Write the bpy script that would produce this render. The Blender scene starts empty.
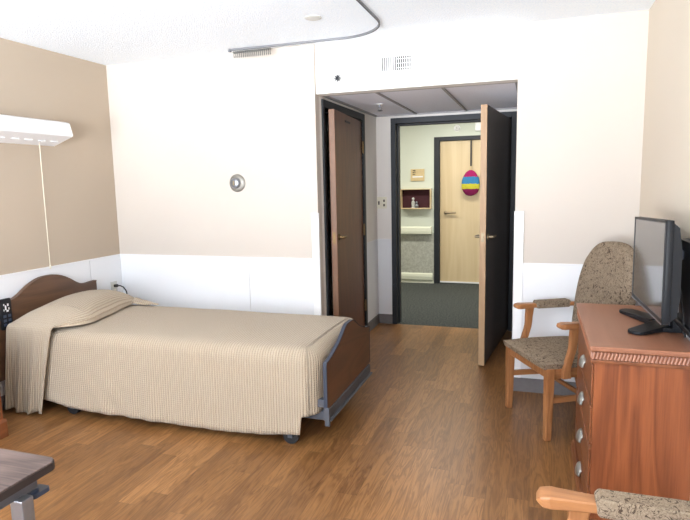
import bpy, bmesh, math, random
from mathutils import Vector, Matrix, noise
random.seed(7)
scene = bpy.context.scene
col = scene.collection
R = math.radians

# ------------------------------------------------------------------ materials
def lin(c):
    def f(v):
        v /= 255.0
        return v / 12.92 if v <= 0.04045 else ((v + 0.055) / 1.055) ** 2.4
    return (f(c[0]), f(c[1]), f(c[2]), 1.0)

class NT:
    def __init__(s, name):
        s.m = bpy.data.materials.new(name); s.m.use_nodes = True
        s.t = s.m.node_tree; s.b = s.t.nodes['Principled BSDF']
    def n(s, typ, **kw):
        nd = s.t.nodes.new(typ)
        for k, v in kw.items():
            if k in nd.inputs.keys(): nd.inputs[k].default_value = v
            else: setattr(nd, k, v)
        return nd
    def l(s, a, b): s.t.links.new(a, b)
    def coord(s, scale=(1, 1, 1), kind='Object', rot=(0, 0, 0)):
        tc = s.n('ShaderNodeTexCoord'); mp = s.n('ShaderNodeMapping')
        mp.inputs['Scale'].default_value = scale; mp.inputs['Rotation'].default_value = rot
        s.l(tc.outputs[kind], mp.inputs['Vector']); return mp.outputs['Vector']
    def noise(s, vec, scale, detail=3, rough=.55, dist=0):
        nd = s.n('ShaderNodeTexNoise'); nd.inputs['Scale'].default_value = scale
        nd.inputs['Detail'].default_value = detail; nd.inputs['Roughness'].default_value = rough
        nd.inputs['Distortion'].default_value = dist
        if vec is not None: s.l(vec, nd.inputs['Vector'])
        return nd.outputs['Fac']
    def ramp(s, fac, stops, interp='LINEAR'):
        r = s.n('ShaderNodeValToRGB'); cr = r.color_ramp; cr.interpolation = interp
        while len(cr.elements) < len(stops): cr.elements.new(.5)
        for e, (p, c) in zip(cr.elements, stops): e.position = p; e.color = c
        s.l(fac, r.inputs['Fac']); return r.outputs['Color']
    def mix(s, fac, a, b, blend='MIX'):
        mx = s.n('ShaderNodeMix', data_type='RGBA', blend_type=blend)
        if isinstance(fac, (int, float)): mx.inputs[0].default_value = fac
        else: s.l(fac, mx.inputs[0])
        for i, v in ((6, a), (7, b)):
            if isinstance(v, tuple): mx.inputs[i].default_value = v
            else: s.l(v, mx.inputs[i])
        return mx.outputs[2]
    def math(s, op, a, b=None):
        nd = s.n('ShaderNodeMath', operation=op)
        for i, v in ((0, a), (1, b)):
            if v is None: continue
            if isinstance(v, (int, float)): nd.inputs[i].default_value = v
            else: s.l(v, nd.inputs[i])
        return nd.outputs[0]
    def bump(s, h, strength=.3, dist=.01):
        b = s.n('ShaderNodeBump'); b.inputs['Strength'].default_value = strength; b.inputs['Distance'].default_value = dist
        s.l(h, b.inputs['Height']); s.l(b.outputs['Normal'], s.b.inputs['Normal'])
    def set(s, base=None, rough=None, metal=None, spec=None, **kw):
        if base is not None:
            if isinstance(base, tuple): s.b.inputs['Base Color'].default_value = base
            else: s.l(base, s.b.inputs['Base Color'])
        if rough is not None:
            if isinstance(rough, (int, float)): s.b.inputs['Roughness'].default_value = rough
            else: s.l(rough, s.b.inputs['Roughness'])
        if metal is not None: s.b.inputs['Metallic'].default_value = metal
        if spec is not None: s.b.inputs['Specular IOR Level'].default_value = spec
        return s.m

def plain(name, c, rough=.5, metal=0, spec=.5, var=.06, scale=30, bump=0):
    t = NT(name); v = t.coord()
    f = t.noise(v, scale)
    c0 = lin(c); a = tuple(x * (1 - var) for x in c0[:3]) + (1,); b = tuple(min(1, x * (1 + var)) for x in c0[:3]) + (1,)
    t.set(t.ramp(f, [(.3, a), (.7, b)]), rough, metal, spec)
    if bump: t.bump(f, bump, .004)
    return t.m

def paint(name, c, rough=.75):
    t = NT(name); v = t.coord()
    big = t.noise(v, .9, 2); fine = t.noise(v, 160, 2)
    c0 = lin(c); a = tuple(x * .97 for x in c0[:3]) + (1,); b = tuple(min(1, x * 1.03) for x in c0[:3]) + (1,)
    t.set(t.ramp(big, [(.3, a), (.7, b)]), rough, 0, .3); t.bump(fine, .12, .003)
    return t.m

def wood(name, c1, c2, axis='X', scale=1.0, rough=.45, ring=9, spec=.5, c3=None):
    """grain running along an axis of the object"""
    t = NT(name)
    k = {'X': (.12, 1, 1), 'Y': (1, .12, 1), 'Z': (1, 1, .12)}[axis]
    v = t.coord(tuple(q * scale for q in k))
    big = t.noise(v, 3.2, 2, .5, .8)
    rings = t.math('FRACT', t.math('MULTIPLY', big, ring))
    tri = t.math('ABSOLUTE', t.math('SUBTRACT', rings, .5))
    kf = {'X': (.03, 1, 1), 'Y': (1, .03, 1), 'Z': (1, 1, .03)}[axis]
    v2 = t.coord(tuple(q * scale for q in kf))
    fine = t.noise(v2, 90, 3, .65)
    f = t.math('ADD', t.math('MULTIPLY', tri, .9), t.math('MULTIPLY', fine, .6))
    t.set(t.ramp(f, [(.18, lin(c2)), (.72, lin(c1))]), rough, 0, spec)
    t.bump(fine, .08, .002)
    return t.m

def floor_mat():
    t = NT('oak_plank_floor')
    tc = t.n('ShaderNodeTexCoord'); sep = t.n('ShaderNodeSeparateXYZ'); t.l(tc.outputs['Object'], sep.inputs[0])
    x, y = sep.outputs[0], sep.outputs[1]
    W, L = .098, .93
    row = t.math('FLOOR', t.math('DIVIDE', x, W))
    wn = t.n('ShaderNodeTexWhiteNoise', noise_dimensions='1D'); t.l(row, wn.inputs['W'])
    yy = t.math('ADD', t.math('DIVIDE', y, L), t.math('MULTIPLY', wn.outputs['Value'], 7.3))
    brd = t.math('FLOOR', yy)
    cb = t.n('ShaderNodeCombineXYZ'); t.l(row, cb.inputs[0]); t.l(brd, cb.inputs[1])
    w2 = t.n('ShaderNodeTexWhiteNoise', noise_dimensions='2D'); t.l(cb.outputs[0], w2.inputs['Vector'])
    # grain, moved for each board
    cg = t.n('ShaderNodeCombineXYZ')
    t.l(t.math('ADD', x, t.math('MULTIPLY', w2.outputs['Value'], 31)), cg.inputs[0])
    t.l(t.math('MULTIPLY', y, .09), cg.inputs[1])
    t.l(t.math('MULTIPLY', w2.outputs['Value'], 9), cg.inputs[2])
    g1 = t.noise(cg.outputs[0], 22, 3, .55, 1.2)
    cg2 = t.n('ShaderNodeCombineXYZ'); t.l(cg.outputs[0], cg2.inputs[0])
    g2v = t.n('ShaderNodeMapping'); g2v.inputs['Scale'].default_value = (1, .5, 1); t.l(cg.outputs[0], g2v.inputs['Vector'])
    g2 = t.noise(g2v.outputs[0], 130, 3, .7)
    rg = t.math('ABSOLUTE', t.math('SUBTRACT', t.math('FRACT', t.math('MULTIPLY', g1, 5)), .5))
    tone = t.ramp(w2.outputs['Value'], [(0, lin((122, 84, 49))), (.5, lin((137, 96, 56))), (1, lin((154, 110, 67)))])
    gr = t.ramp(t.math('ADD', t.math('MULTIPLY', rg, .8), t.math('MULTIPLY', g2, .7)), [(.28, (.62, .57, .52, 1)), (.72, (1.08, 1.08, 1.08, 1))])
    c = t.mix(1.0, tone, gr, 'MULTIPLY')
    ex = t.math('ABSOLUTE', t.math('SUBTRACT', t.math('FRACT', t.math('DIVIDE', x, W)), .5))
    ey = t.math('ABSOLUTE', t.math('SUBTRACT', t.math('FRACT', yy), .5))
    seam = t.math('MAXIMUM', t.math('GREATER_THAN', ex, .489), t.math('GREATER_THAN', ey, .4988))
    c = t.mix(t.math('MULTIPLY', seam, .45), c, lin((84, 56, 32)))
    t.set(c, t.ramp(g2, [(.2, (.30,) * 3 + (1,)), (.8, (.42,) * 3 + (1,))]), 0, .42)
    t.bump(t.math('SUBTRACT', t.math('MULTIPLY', g2, .3), seam), .12, .002)
    return t.m

def popcorn():
    t = NT('popcorn_ceiling'); v = t.coord()
    a = t.noise(v, 95, 3, .7); b = t.noise(v, 240, 2)
    f = t.math('ADD', a, t.math('MULTIPLY', b, .5))
    t.set(t.ramp(f, [(.5, lin((224, 236, 250))), (.8, lin((246, 251, 255)))]), .9, 0, .2); t.bump(f, .7, .01)
    return t.m

def speckle(name, c1, c2, scale, lo=.42, hi=.6, rough=.8, bump=.2):
    t = NT(name); v = t.coord(); f = t.noise(v, scale, 3, .7)
    t.set(t.ramp(f, [(lo, lin(c1)), (hi, lin(c2))]), rough, 0, .3); t.bump(f, bump, .004)
    return t.m

def spread_mat():
    t = NT('tan_ribbed_bedspread')
    uv = t.n('ShaderNodeTexCoord').outputs['UV']
    sep = t.n('ShaderNodeSeparateXYZ'); t.l(uv, sep.inputs[0])
    u, v = sep.outputs[0], sep.outputs[1]
    wob = t.noise(uv, 40, 2)
    uu = t.math('ADD', u, t.math('MULTIPLY', wob, .004))
    rib = t.math('ABSOLUTE', t.math('SINE', t.math('MULTIPLY', uu, math.pi / .0165)))
    dash = t.math('ABSOLUTE', t.math('SINE', t.math('MULTIPLY', v, math.pi / .013)))
    fine = t.noise(uv, 260, 2, .6)
    h = t.math('ADD', t.math('ADD', t.math('MULTIPLY', rib, .75), t.math('MULTIPLY', dash, .2)), t.math('MULTIPLY', fine, .5))
    t.set(t.ramp(h, [(.25, lin((134, 117, 97))), (.85, lin((182, 166, 144)))]), .85, 0, .2)
    t.b.inputs['Sheen Weight'].default_value = .15
    t.bump(h, .8, .007)
    return t.m

def chair_fabric():
    t = NT('taupe_leaf_upholstery'); v = t.coord()
    warp = t.n('ShaderNodeTexNoise'); warp.inputs['Scale'].default_value = 18; warp.inputs['Detail'].default_value = 2
    t.l(v, warp.inputs['Vector'])
    vm = t.n('ShaderNodeVectorMath', operation='MULTIPLY_ADD'); t.l(warp.outputs['Color'], vm.inputs[0])
    vm.inputs[1].default_value = (.09, .09, .09); t.l(v, vm.inputs[2])
    f1 = t.noise(vm.outputs[0], 42, 2, .5, 1.2)
    line = t.math('ABSOLUTE', t.math('SUBTRACT', f1, .5))
    thin = t.math('LESS_THAN', line, .024)
    vo = t.n('ShaderNodeTexVoronoi'); vo.inputs['Scale'].default_value = 26; t.l(vm.outputs[0], vo.inputs['Vector'])
    blot = t.math('LESS_THAN', vo.outputs['Distance'], .2)
    reg = t.math('GREATER_THAN', t.noise(v, 9, 2), .47)
    mark = t.math('MAXIMUM', t.math('MULTIPLY', thin, .85), t.math('MULTIPLY', t.math('MULTIPLY', blot, reg), .8))
    weave = t.noise(v, 330, 2)
    base = t.ramp(weave, [(.3, lin((122, 106, 88))), (.7, lin((150, 134, 114)))])
    t.set(t.mix(mark, base, lin((62, 48, 38))), .9, 0, .15); t.bump(weave, .35, .003)
    return t.m

def tile_mat():
    t = NT('acoustic_tile'); v = t.coord()
    f = t.noise(v, 140, 3, .7); d = t.math('LESS_THAN', f, .36)
    t.set(t.mix(t.math('MULTIPLY', d, .35), lin((244, 245, 254)), lin((150, 150, 160))), .9, 0, .2); t.bump(f, .3, .004)
    return t.m

def egg_mat():
    t = NT('painted_tissue_egg')
    tc = t.n('ShaderNodeTexCoord'); sep = t.n('ShaderNodeSeparateXYZ'); t.l(tc.outputs['Object'], sep.inputs[0])
    nz = t.noise(tc.outputs['Object'], 45, 3)
    z = t.math('ADD', sep.outputs[2], t.math('MULTIPLY', t.math('SUBTRACT', nz, .5), .03))
    zz = t.math('ADD', t.math('DIVIDE', z, .36), .5)
    c = t.ramp(zz, [(0, lin((130, 26, 76))), (.27, lin((214, 206, 60))), (.47, lin((60, 136, 186))), (.74, lin((172, 34, 100)))], 'CONSTANT')
    c = t.mix(t.math('MULTIPLY', t.noise(tc.outputs['Object'], 120, 2), .35), c, lin((60, 30, 60)))
    t.set(c, .8, 0, .2); t.bump(nz, .8, .02)
    return t.m

M = {}
M['floor'] = floor_mat()
M['ceiling'] = popcorn()
M['cream'] = paint('cream_wall_paint', (196, 187, 177))
M['tan'] = paint('tan_wall_paint', (178, 163, 145))
M['greige'] = paint('greige_wall_paint', (205, 193, 176))
M['white'] = paint('white_wall_paint', (236, 233, 228))
M['alcove'] = paint('alcove_wall_paint', (226, 221, 215))
M['wains'] = plain('white_wall_panel', (224, 225, 227), .38, var=.01, scale=3)
M['guard'] = plain('white_vinyl', (240, 240, 240), .35, var=.01)
M['vinylbase'] = plain('grey_vinyl_base', (112, 108, 108), .5)
M['tile'] = tile_mat()
M['grid'] = plain('grey_ceiling_grid', (150, 148, 150), .5)
M['corr'] = paint('pale_green_wall_paint', (208, 213, 199))
M['corr_low'] = speckle('grey_speckled_wallcover', (166, 166, 155), (184, 185, 174), 38)
M['carpet'] = speckle('charcoal_carpet', (34, 37, 36), (92, 96, 93), 55, .4, .64, .95, .6)
M['frame'] = plain('black_painted_steel', (20, 24, 31), .55)
M['dwood'] = wood('dark_walnut_door', (108, 64, 38), (90, 52, 32), 'Z', 1, .42)
M['dwood_shaded'] = wood('shaded_brown_door', (58, 48, 43), (48, 40, 36), 'Z', 1, .45)  # brown door wood darkened: shade on the open leaf is in the colour
M['maple_edge'] = wood('pale_maple_edge', (176, 142, 106), (162, 130, 94), 'Z', 1, .5)
M['walnut_edge'] = wood('reddish_walnut_edge', (124, 86, 60), (110, 76, 52), 'Z', 1, .5)
M['maple'] = wood('pale_maple_door', (212, 190, 150), (200, 176, 134), 'Z', .8, .45, 5)
M['brass'] = plain('aged_brass', (122, 98, 66), .5, .9)
M['satin'] = plain('satin_nickel', (150, 136, 112), .5, .9)
M['chrome'] = plain('brushed_chrome', (140, 142, 147), .3, .7)
M['pewter'] = plain('pewter_pull', (168, 168, 162), .38, .7)
M['steel'] = plain('grey_bed_steel', (84, 87, 94), .5, .3)
M['black'] = plain('black_plastic', (20, 22, 26), .42, var=.1, spec=.3)
M['rubber'] = plain('black_rubber', (26, 26, 28), .6)
M['navy'] = plain('dark_blue_grey_plastic', (52, 64, 84), .35)
M['whiteplastic'] = plain('white_plastic', (238, 238, 236), .35, var=.01)
M['fixture'] = plain('white_enamel', (232, 233, 236), .35, var=.01)
M['ivory'] = plain('ivory_plastic', (220, 214, 194), .4, var=.01)
M['greyplate'] = plain('grey_outlet_plate', (196, 196, 190), .4, var=.01)
M['head'] = wood('brown_headboard', (98, 70, 50), (78, 55, 40), 'Y', 1.2, .45)
M['foot'] = wood('brown_footboard', (98, 64, 42), (80, 52, 34), 'Y', 1.2, .4)
M['trimgrey'] = plain('slate_edge_band', (58, 63, 75), .5, spec=.3)
M['spread'] = spread_mat()
M['sheet'] = plain('mattress_cover', (196, 190, 182), .9)
M['oak'] = wood('honey_oak', (164, 112, 70), (134, 87, 51), 'Z', 2.0, .4)
M['oakx'] = wood('honey_oak_rail', (166, 114, 72), (136, 89, 53), 'Y', 2.0, .4)
M['fabric'] = chair_fabric()
M['cherry'] = wood('cherry_veneer', (148, 84, 47), (106, 55, 29), 'Z', 1.6, .42, 6)
M['cherry_shaded'] = wood('shaded_cherry_drawer', (128, 76, 44), (100, 57, 32), 'Y', 1.1, .4, 7)  # darker cherry: shade on the drawer side is put into the colour
M['cherry_sheen'] = wood('cherry_top_with_sheen', (154, 104, 78), (140, 90, 65), 'Y', 1.4, .38, 4)  # same cherry, paler and pinker: reflected light on the top painted in
M['tabletop'] = wood('smoky_walnut_laminate', (122, 102, 94), (58, 46, 43), 'X', 1.8, .55, 5)
M['darkedge'] = plain('dark_edge_band', (44, 36, 35), .55)
M['egg'] = egg_mat()
M['maroon'] = plain('maroon_felt', (66, 30, 38), .9)
M['plaque'] = plain('tan_plaque', (206, 184, 138), .45)
M['ink'] = plain('dark_ink', (58, 48, 38), .6)
M['screen'] = plain('dark_glass_screen', (62, 63, 64), .1, var=.02, spec=1)
M['track'] = plain('grey_aluminium_track', (122, 124, 128), .4, .3)
M['carrier'] = plain('grey_nylon_hook', (108, 108, 104), .5)
M['whitemark'] = plain('white_print', (230, 232, 234), .5)
M['rail'] = plain('cream_vinyl_rail', (226, 228, 208), .4, var=.01)
M['steelgrey'] = plain('dull_steel_plate', (138, 134, 126), .45, .4)

# ------------------------------------------------------------------ mesh helper
class MB:
    def __init__(s): s.bm = bmesh.new()
    def box(s, a, b, bev=0, mat=None):
        r = bmesh.ops.create_cube(s.bm, size=1)['verts']
        c = [(a[i] + b[i]) / 2 for i in range(3)]; d = [abs(b[i] - a[i]) for i in range(3)]
        for v in r: v.co = Vector((c[0] + v.co.x * d[0], c[1] + v.co.y * d[1], c[2] + v.co.z * d[2]))
        if bev:
            es = list({e for v in r for e in v.link_edges})
            r2 = bmesh.ops.bevel(s.bm, geom=es, offset=min(bev, min(d) * .45), segments=2, affect='EDGES', profile=.6)
            r = list({v for f in r2['faces'] for v in f.verts})
            r = list(set(r))
        if mat is not None: s.xf(r, mat)
        return r
    def xf(s, vs, mat):
        for v in vs: v.co = mat @ v.co
    def cyl(s, p0, p1, r, r2=None, seg=20, cap=True):
        p0, p1 = Vector(p0), Vector(p1); r2 = r if r2 is None else r2
        d = p1 - p0
        vs = bmesh.ops.create_cone(s.bm, cap_ends=cap, segments=seg, radius1=r, radius2=r2, depth=d.length)['verts']
        q = Vector((0, 0, 1)).rotation_difference(d.normalized()).to_matrix().to_4x4()
        m = Matrix.Translation((p0 + p1) / 2) @ q
        s.xf(vs, m); return vs
    def sphere(s, c, r, sc=(1, 1, 1), seg=20):
        vs = bmesh.ops.create_uvsphere(s.bm, u_segments=seg, v_segments=max(8, seg // 2), radius=r)['verts']
        for v in vs: v.co = Vector((c[0] + v.co.x * sc[0], c[1] + v.co.y * sc[1], c[2] + v.co.z * sc[2]))
        return vs
    def lathe(s, prof, origin, axis, seg=28):
        """prof: list of (r, h) along axis from origin"""
        o = Vector(origin); q = Vector((0, 0, 1)).rotation_difference(Vector(axis).normalized()).to_matrix()
        rings = []
        for r, h in prof:
            rings.append([s.bm.verts.new(o + q @ Vector((r * math.cos(2 * math.pi * k / seg), r * math.sin(2 * math.pi * k / seg), h))) for k in range(seg)])
        for a, b in zip(rings, rings[1:]):
            for k in range(seg): s.bm.faces.new((a[k], a[(k + 1) % seg], b[(k + 1) % seg], b[k]))
        s.bm.faces.new(rings[0][::-1]); s.bm.faces.new(rings[-1])
    def prism(s, pts, plane, lo, hi):
        """extrude a closed 2-D outline; plane 'XY' / 'XZ' / 'YZ', along the third axis"""
        def mk(p, h):
            return {'XY': (p[0], p[1], h), 'XZ': (p[0], h, p[1]), 'YZ': (h, p[0], p[1])}[plane]
        a = [s.bm.verts.new(mk(p, lo)) for p in pts]; b = [s.bm.verts.new(mk(p, hi)) for p in pts]
        n = len(pts)
        s.bm.faces.new(a); s.bm.faces.new(b[::-1])
        for k in range(n): s.bm.faces.new((a[k], b[k], b[(k + 1) % n], a[(k + 1) % n]))
        return a + b
    def tube(s, path, r, seg=10, closed=False):
        P = [Vector(p) for p in path]; rings = []
        up = Vector((0, 0, 1)); prevn = None
        for i, p in enumerate(P):
            t = (P[min(i + 1, len(P) - 1)] - P[max(i - 1, 0)]).normalized()
            if prevn is None:
                nrm = t.cross(up)
                if nrm.length < .05: nrm = t.cross(Vector((1, 0, 0)))
            else: nrm = prevn - t * prevn.dot(t)
            nrm.normalize(); prevn = nrm; bi = t.cross(nrm)
            rr = r[i] if isinstance(r, (list, tuple)) else r
            rings.append([s.bm.verts.new(p + (nrm * math.cos(2 * math.pi * k / seg) + bi * math.sin(2 * math.pi * k / seg)) * rr) for k in range(seg)])
        for a, b in zip(rings, rings[1:]):
            for k in range(seg): s.bm.faces.new((a[k], a[(k + 1) % seg], b[(k + 1) % seg], b[k]))
        s.bm.faces.new(rings[0][::-1]); s.bm.faces.new(rings[-1])
    def sweep(s, path, hw, ht, side=(0, 0, 1)):
        """rectangular bar along path; hw half width along 'side', ht half thickness across; may be lists"""
        P = [Vector(p) for p in path]; S = Vector(side).normalized(); rings = []
        for i, p in enumerate(P):
            t = (P[min(i + 1, len(P) - 1)] - P[max(i - 1, 0)]).normalized()
            n = t.cross(S).normalized(); w = hw[i] if isinstance(hw, (list, tuple)) else hw; h = ht[i] if isinstance(ht, (list, tuple)) else ht
            rings.append([s.bm.verts.new(p + S * a * w + n * b * h) for a, b in ((-1, -1), (1, -1), (1, 1), (-1, 1))])
        for a, b in zip(rings, rings[1:]):
            for k in range(4): s.bm.faces.new((a[k], a[(k + 1) % 4], b[(k + 1) % 4], b[k]))
        s.bm.faces.new(rings[0][::-1]); s.bm.faces.new(rings[-1])
    def build(s, name, mat, parent=None, smooth=False, bevel=0, sub=0, loc=None, angle=35):
        bmesh.ops.recalc_face_normals(s.bm, faces=s.bm.faces[:])
        me = bpy.data.meshes.new(name)
        if smooth:
            for f in s.bm.faces: f.smooth = True
            for e in s.bm.edges:
                if len(e.link_faces) == 2 and e.calc_face_angle(0) > R(angle) and not sub: e.smooth = False
        s.bm.to_mesh(me); s.bm.free()
        o = bpy.data.objects.new(name, me); col.objects.link(o)
        if mat: me.materials.append(mat)
        if parent: o.parent = parent
        if loc: o.location = loc
        if bevel:
            b = o.modifiers.new('bevel', 'BEVEL'); b.width = bevel; b.segments = 2; b.limit_method = 'ANGLE'; b.angle_limit = R(40)
        if sub:
            m = o.modifiers.new('sub', 'SUBSURF'); m.levels = sub; m.render_levels = sub
        return o

def tag(o, label, cat, group=None, kind=None):
    o['label'] = label; o['category'] = cat
    if group: o['group'] = group
    if kind: o['kind'] = kind
    return o
def thing(name, label, cat, loc=(0, 0, 0), rz=0, group=None, kind=None):
    o = bpy.data.objects.new(name, None); col.objects.link(o)
    o.empty_display_size = .1; o.location = loc; o.rotation_euler = (0, 0, rz)
    return tag(o, label, cat, group, kind)
def struct(name, boxes, mat, label, cat, bevel=0):
    m = MB()
    for a, b in boxes: m.box(a, b)
    return tag(m.build(name, mat, bevel=bevel), label, cat, kind='structure')

# ------------------------------------------------------------------ room
XL, XR, YD, YH, YB = -3.414, .628, 4.018, 4.045, 5.714
HC, S, AL, AR, YF = 2.494, 2.141, -1.562, -.133, -1.0
W = .905                                        # top of the wall panels
CY = 8.2                                        # far side of the corridor
struct('floor', [((XL - .1, YF - .1, -.06), (XR + .1, YB, 0))], M['floor'], 'oak plank floor running towards the doorway', 'floor')
struct('floor_corridor', [((-5, YB, -.06), (3, CY + .1, 0))], M['carpet'], 'charcoal corridor carpet beyond the doorway', 'floor')
struct('ceiling', [((XL - .1, YF - .1, HC), (XR + .1, YB + .1, HC + .08))], M['ceiling'], 'white popcorn textured ceiling over the room', 'ceiling')
struct('wall_left', [((XL - .12, YF - .1, 0), (XL, YB, HC))], M['tan'], 'tan wall behind the headboard', 'wall')
struct('wall_right', [((XR, YF - .1, 0), (XR + .12, YH + .12, HC))], M['greige'], 'greige wall beside the dresser', 'wall')
struct('wall_back', [((XL, YD, 0), (AL, YH + .055, HC))], M['cream'], 'cream wall along the far side of the bed', 'wall')
struct('wall_back_right', [((AR, YH, 0), (XR, YH + .12, HC))], M['cream'], 'cream wall behind the armchair, right of the doorway', 'wall')
struct('wall_header', [((AL, YH, S), (AR, YH + .12, HC))], M['white'], 'white header wall above the entry alcove', 'wall')
# front wall with the window (behind the camera)
wx0, wx1, wz0, wz1 = -3.15, .0, .5, 2.38
struct('wall_front', [((XL, YF - .12, 0), (wx0, YF, HC)), ((wx1, YF - .12, 0), (XR, YF, HC)),
                      ((wx0, YF - .12, 0), (wx1, YF, wz0)), ((wx0, YF - .12, wz1), (wx1, YF, HC))], M['cream'], 'cream window wall facing the bed', 'wall')
m = MB()
for a, b in (((wx0, wz0), (wx0 + .05, wz1)), ((wx1 - .05, wz0), (wx1, wz1)), ((wx0, wz0), (wx1, wz0 + .05)), ((wx0, wz1 - .05), (wx1, wz1)), ((-1.3, wz0), (-1.25, wz1))):
    m.box((a[0], YF - .09, a[1]), (b[0], YF - .04, b[1]))
tag(m.build('window_1', M['fixture'], bevel=.004), 'white window frame in the wall facing the bed', 'window', kind='structure')
# alcove
dy0, dy1, dz = 4.19, 5.205, 2.06
struct('wall_alcove_left', [((AL - .12, YH + .055, 0), (AL, dy0, S + .3)), ((AL - .12, dy1, 0), (AL, YB, S + .3)), ((AL - .12, dy0, dz), (AL, dy1, S + .3))],
       M['alcove'], 'grey-white alcove wall holding the bathroom door', 'wall')
struct('wall_alcove_right', [((AR, YH + .12, 0), (AR + .12, YB, S + .3))], M['alcove'], 'alcove wall behind the open entry door', 'wall')
ex0, ex1, ez = -1.358, -.235, 2.064
struct('wall_corridor', [((XL, YB, 0), (ex0 - .02, YB + .12, 2.6)), ((ex1 + .02, YB, 0), (3, YB + .12, 2.6)), ((ex0 - .02, YB, ez + .02), (ex1 + .02, YB + .12, 2.6)), ((-5, YB, 0), (XL, YB + .12, 2.6))],
       M['alcove'], 'alcove end wall around the corridor doorway', 'wall')
# dropped ceiling with tiles and its grid
struct('ceiling_alcove', [((AL, YH + .12, S + .012), (AR, YB, S + .03))], M['tile'], 'dropped acoustic tile ceiling of the entry alcove', 'ceiling')
m = MB()
for x in (-1.145, -.655): m.box((x - .009, YH + .12, S + .002), (x + .009, YB - .02, S + .014))
m.box((AL, YH + .12, S), (AL + .022, YB, S + .014)); m.box((AL, YB - .022, S), (AR, YB, S + .014)); m.box((AR - .022, YH + .12, S), (AR, YB, S + .014))
m.box((AL, YH + .12, S), (AR, YH + .142, S + .014))
tag(m.build('trim_1', M['grid']), 'grey metal grid holding the alcove ceiling tiles', 'ceiling grid', kind='structure')
# corridor shell
struct('wall_corridor_far', [((-5, CY, 0), (-1.39, CY + .1, 2.6)), ((-.12, CY, 0), (3, CY + .1, 2.6)), ((-1.39, CY, 2.09), (-.12, CY + .1, 2.6)), ((-1.39, CY + .07, 0), (-.12, CY + .1, 2.09))], M['corr'], 'pale green corridor wall across the hall', 'wall')  # last box is an added backing that keeps sky out of the door gap
struct('wall_corridor_end', [((-5.1, YB, 0), (-5, CY + .1, 2.6)), ((3, YB, 0), (3.1, CY + .1, 2.6))], M['corr'], 'end walls of the corridor', 'wall')
struct('ceiling_corridor', [((-5, YB, 2.5), (3, CY + .1, 2.6))], M['tile'], 'corridor ceiling beyond the doorway', 'ceiling')
struct('trim_2', [((-5, CY - .006, 0), (-1.395, CY, .74))], M['corr_low'], 'grey speckled lower covering of the corridor wall', 'wall covering')
m = MB()
m.prism([(CY - .006, .035), (CY - .03, .05), (CY - .036, .10), (CY - .03, .135), (CY - .006, .15)], 'YZ', -4.9, -1.41)
tag(m.build('trim_3', M['rail'], bevel=.004), 'cream bumper strip low on the corridor wall', 'trim', kind='structure')
struct('baseboard_corridor', [((-5, CY - .012, 0), (-1.395, CY - .006, .035))], M['rail'], 'pale base strip of the corridor wall', 'baseboard')

# wall panels (wainscot) with their caps and seams
def panel(name, boxes, label):
    return struct(name, boxes, M['wains'], label, 'wall panel', bevel=.0015)
t_ = .006
panel('trim_4', [((XL, YF, .1), (XL + t_, 1.2, W)), ((XL, 1.203, .1), (XL + t_, 2.43, W)), ((XL, 2.433, .1), (XL + t_, 3.652, W)), ((XL, 3.655, .1), (XL + t_, YD, W)), ((XL, YF, W), (XL + .012, YD, W + .012))], 'white wall panels low on the tan wall')
panel('trim_5', [((XL + t_, YD - t_, .1), (-2.167, YD, W)), ((-2.163, YD - t_, .1), (AL, YD, W)), ((XL + t_, YD - .011, W), (AL - .055, YD, W + .012))], 'white wall panels behind the bed')
panel('trim_6', [((AR, YH - t_, .1), (XR, YH, W)), ((AR + .06, YH - .011, W), (XR, YH, W + .012))], 'white wall panel behind the armchair')
panel('trim_7', [((XR - t_, YF, .1), (XR, YH - .012, W)), ((XR - .012, YF, W), (XR, YH - .012, W + .012))], 'white wall panel behind the dresser')
panel('trim_8', [((AL, dy1 + .075, .1), (AL + .003, YB - .003, .9)), ((AL, YB - .003, .1), (ex0 - .055, YB, .9))], 'white panel low in the alcove corner')
m = MB(); m.box((AL - .052, YD - .011, .1), (AL + .001, YD - t_, 1.265)); m.box((AL, YD - .011, .1), (AL + .006, YD + .012, 1.265))
tag(m.build('trim_9', M['guard'], bevel=.002), 'white corner guard left of the alcove', 'corner guard', kind='structure')
m = MB(); m.box((AR - .006, YH - .012, .1), (AR + .058, YH - t_, 1.27)); m.box((AR - .006, YH - .012, .1), (AR, YH + .05, 1.27))
tag(m.build('trim_10', M['guard'], bevel=.002), 'white corner guard right of the alcove', 'corner guard', kind='structure')
bs = .1
struct('baseboard_left', [((XL, YF, 0), (XL + .008, YD, bs))], M['vinylbase'], 'grey vinyl base along the tan wall', 'baseboard')
struct('baseboard_back', [((XL + .008, YD - .008, 0), (AL, YD, bs))], M['vinylbase'], 'grey vinyl base behind the bed', 'baseboard')
struct('baseboard_back_right', [((AR, YH - .008, 0), (XR, YH, bs)), ((XR - .008, YF, 0), (XR, YH - .008, bs))], M['vinylbase'], 'grey vinyl base behind the armchair and dresser', 'baseboard')
struct('baseboard_alcove', [((AL, dy1 + .065, 0), (AL + .01, YB - .01, bs)), ((AL, YB - .01, 0), (ex0 - .052, YB, bs))], M['vinylbase'], 'grey vinyl base in the alcove corner', 'baseboard')

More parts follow.
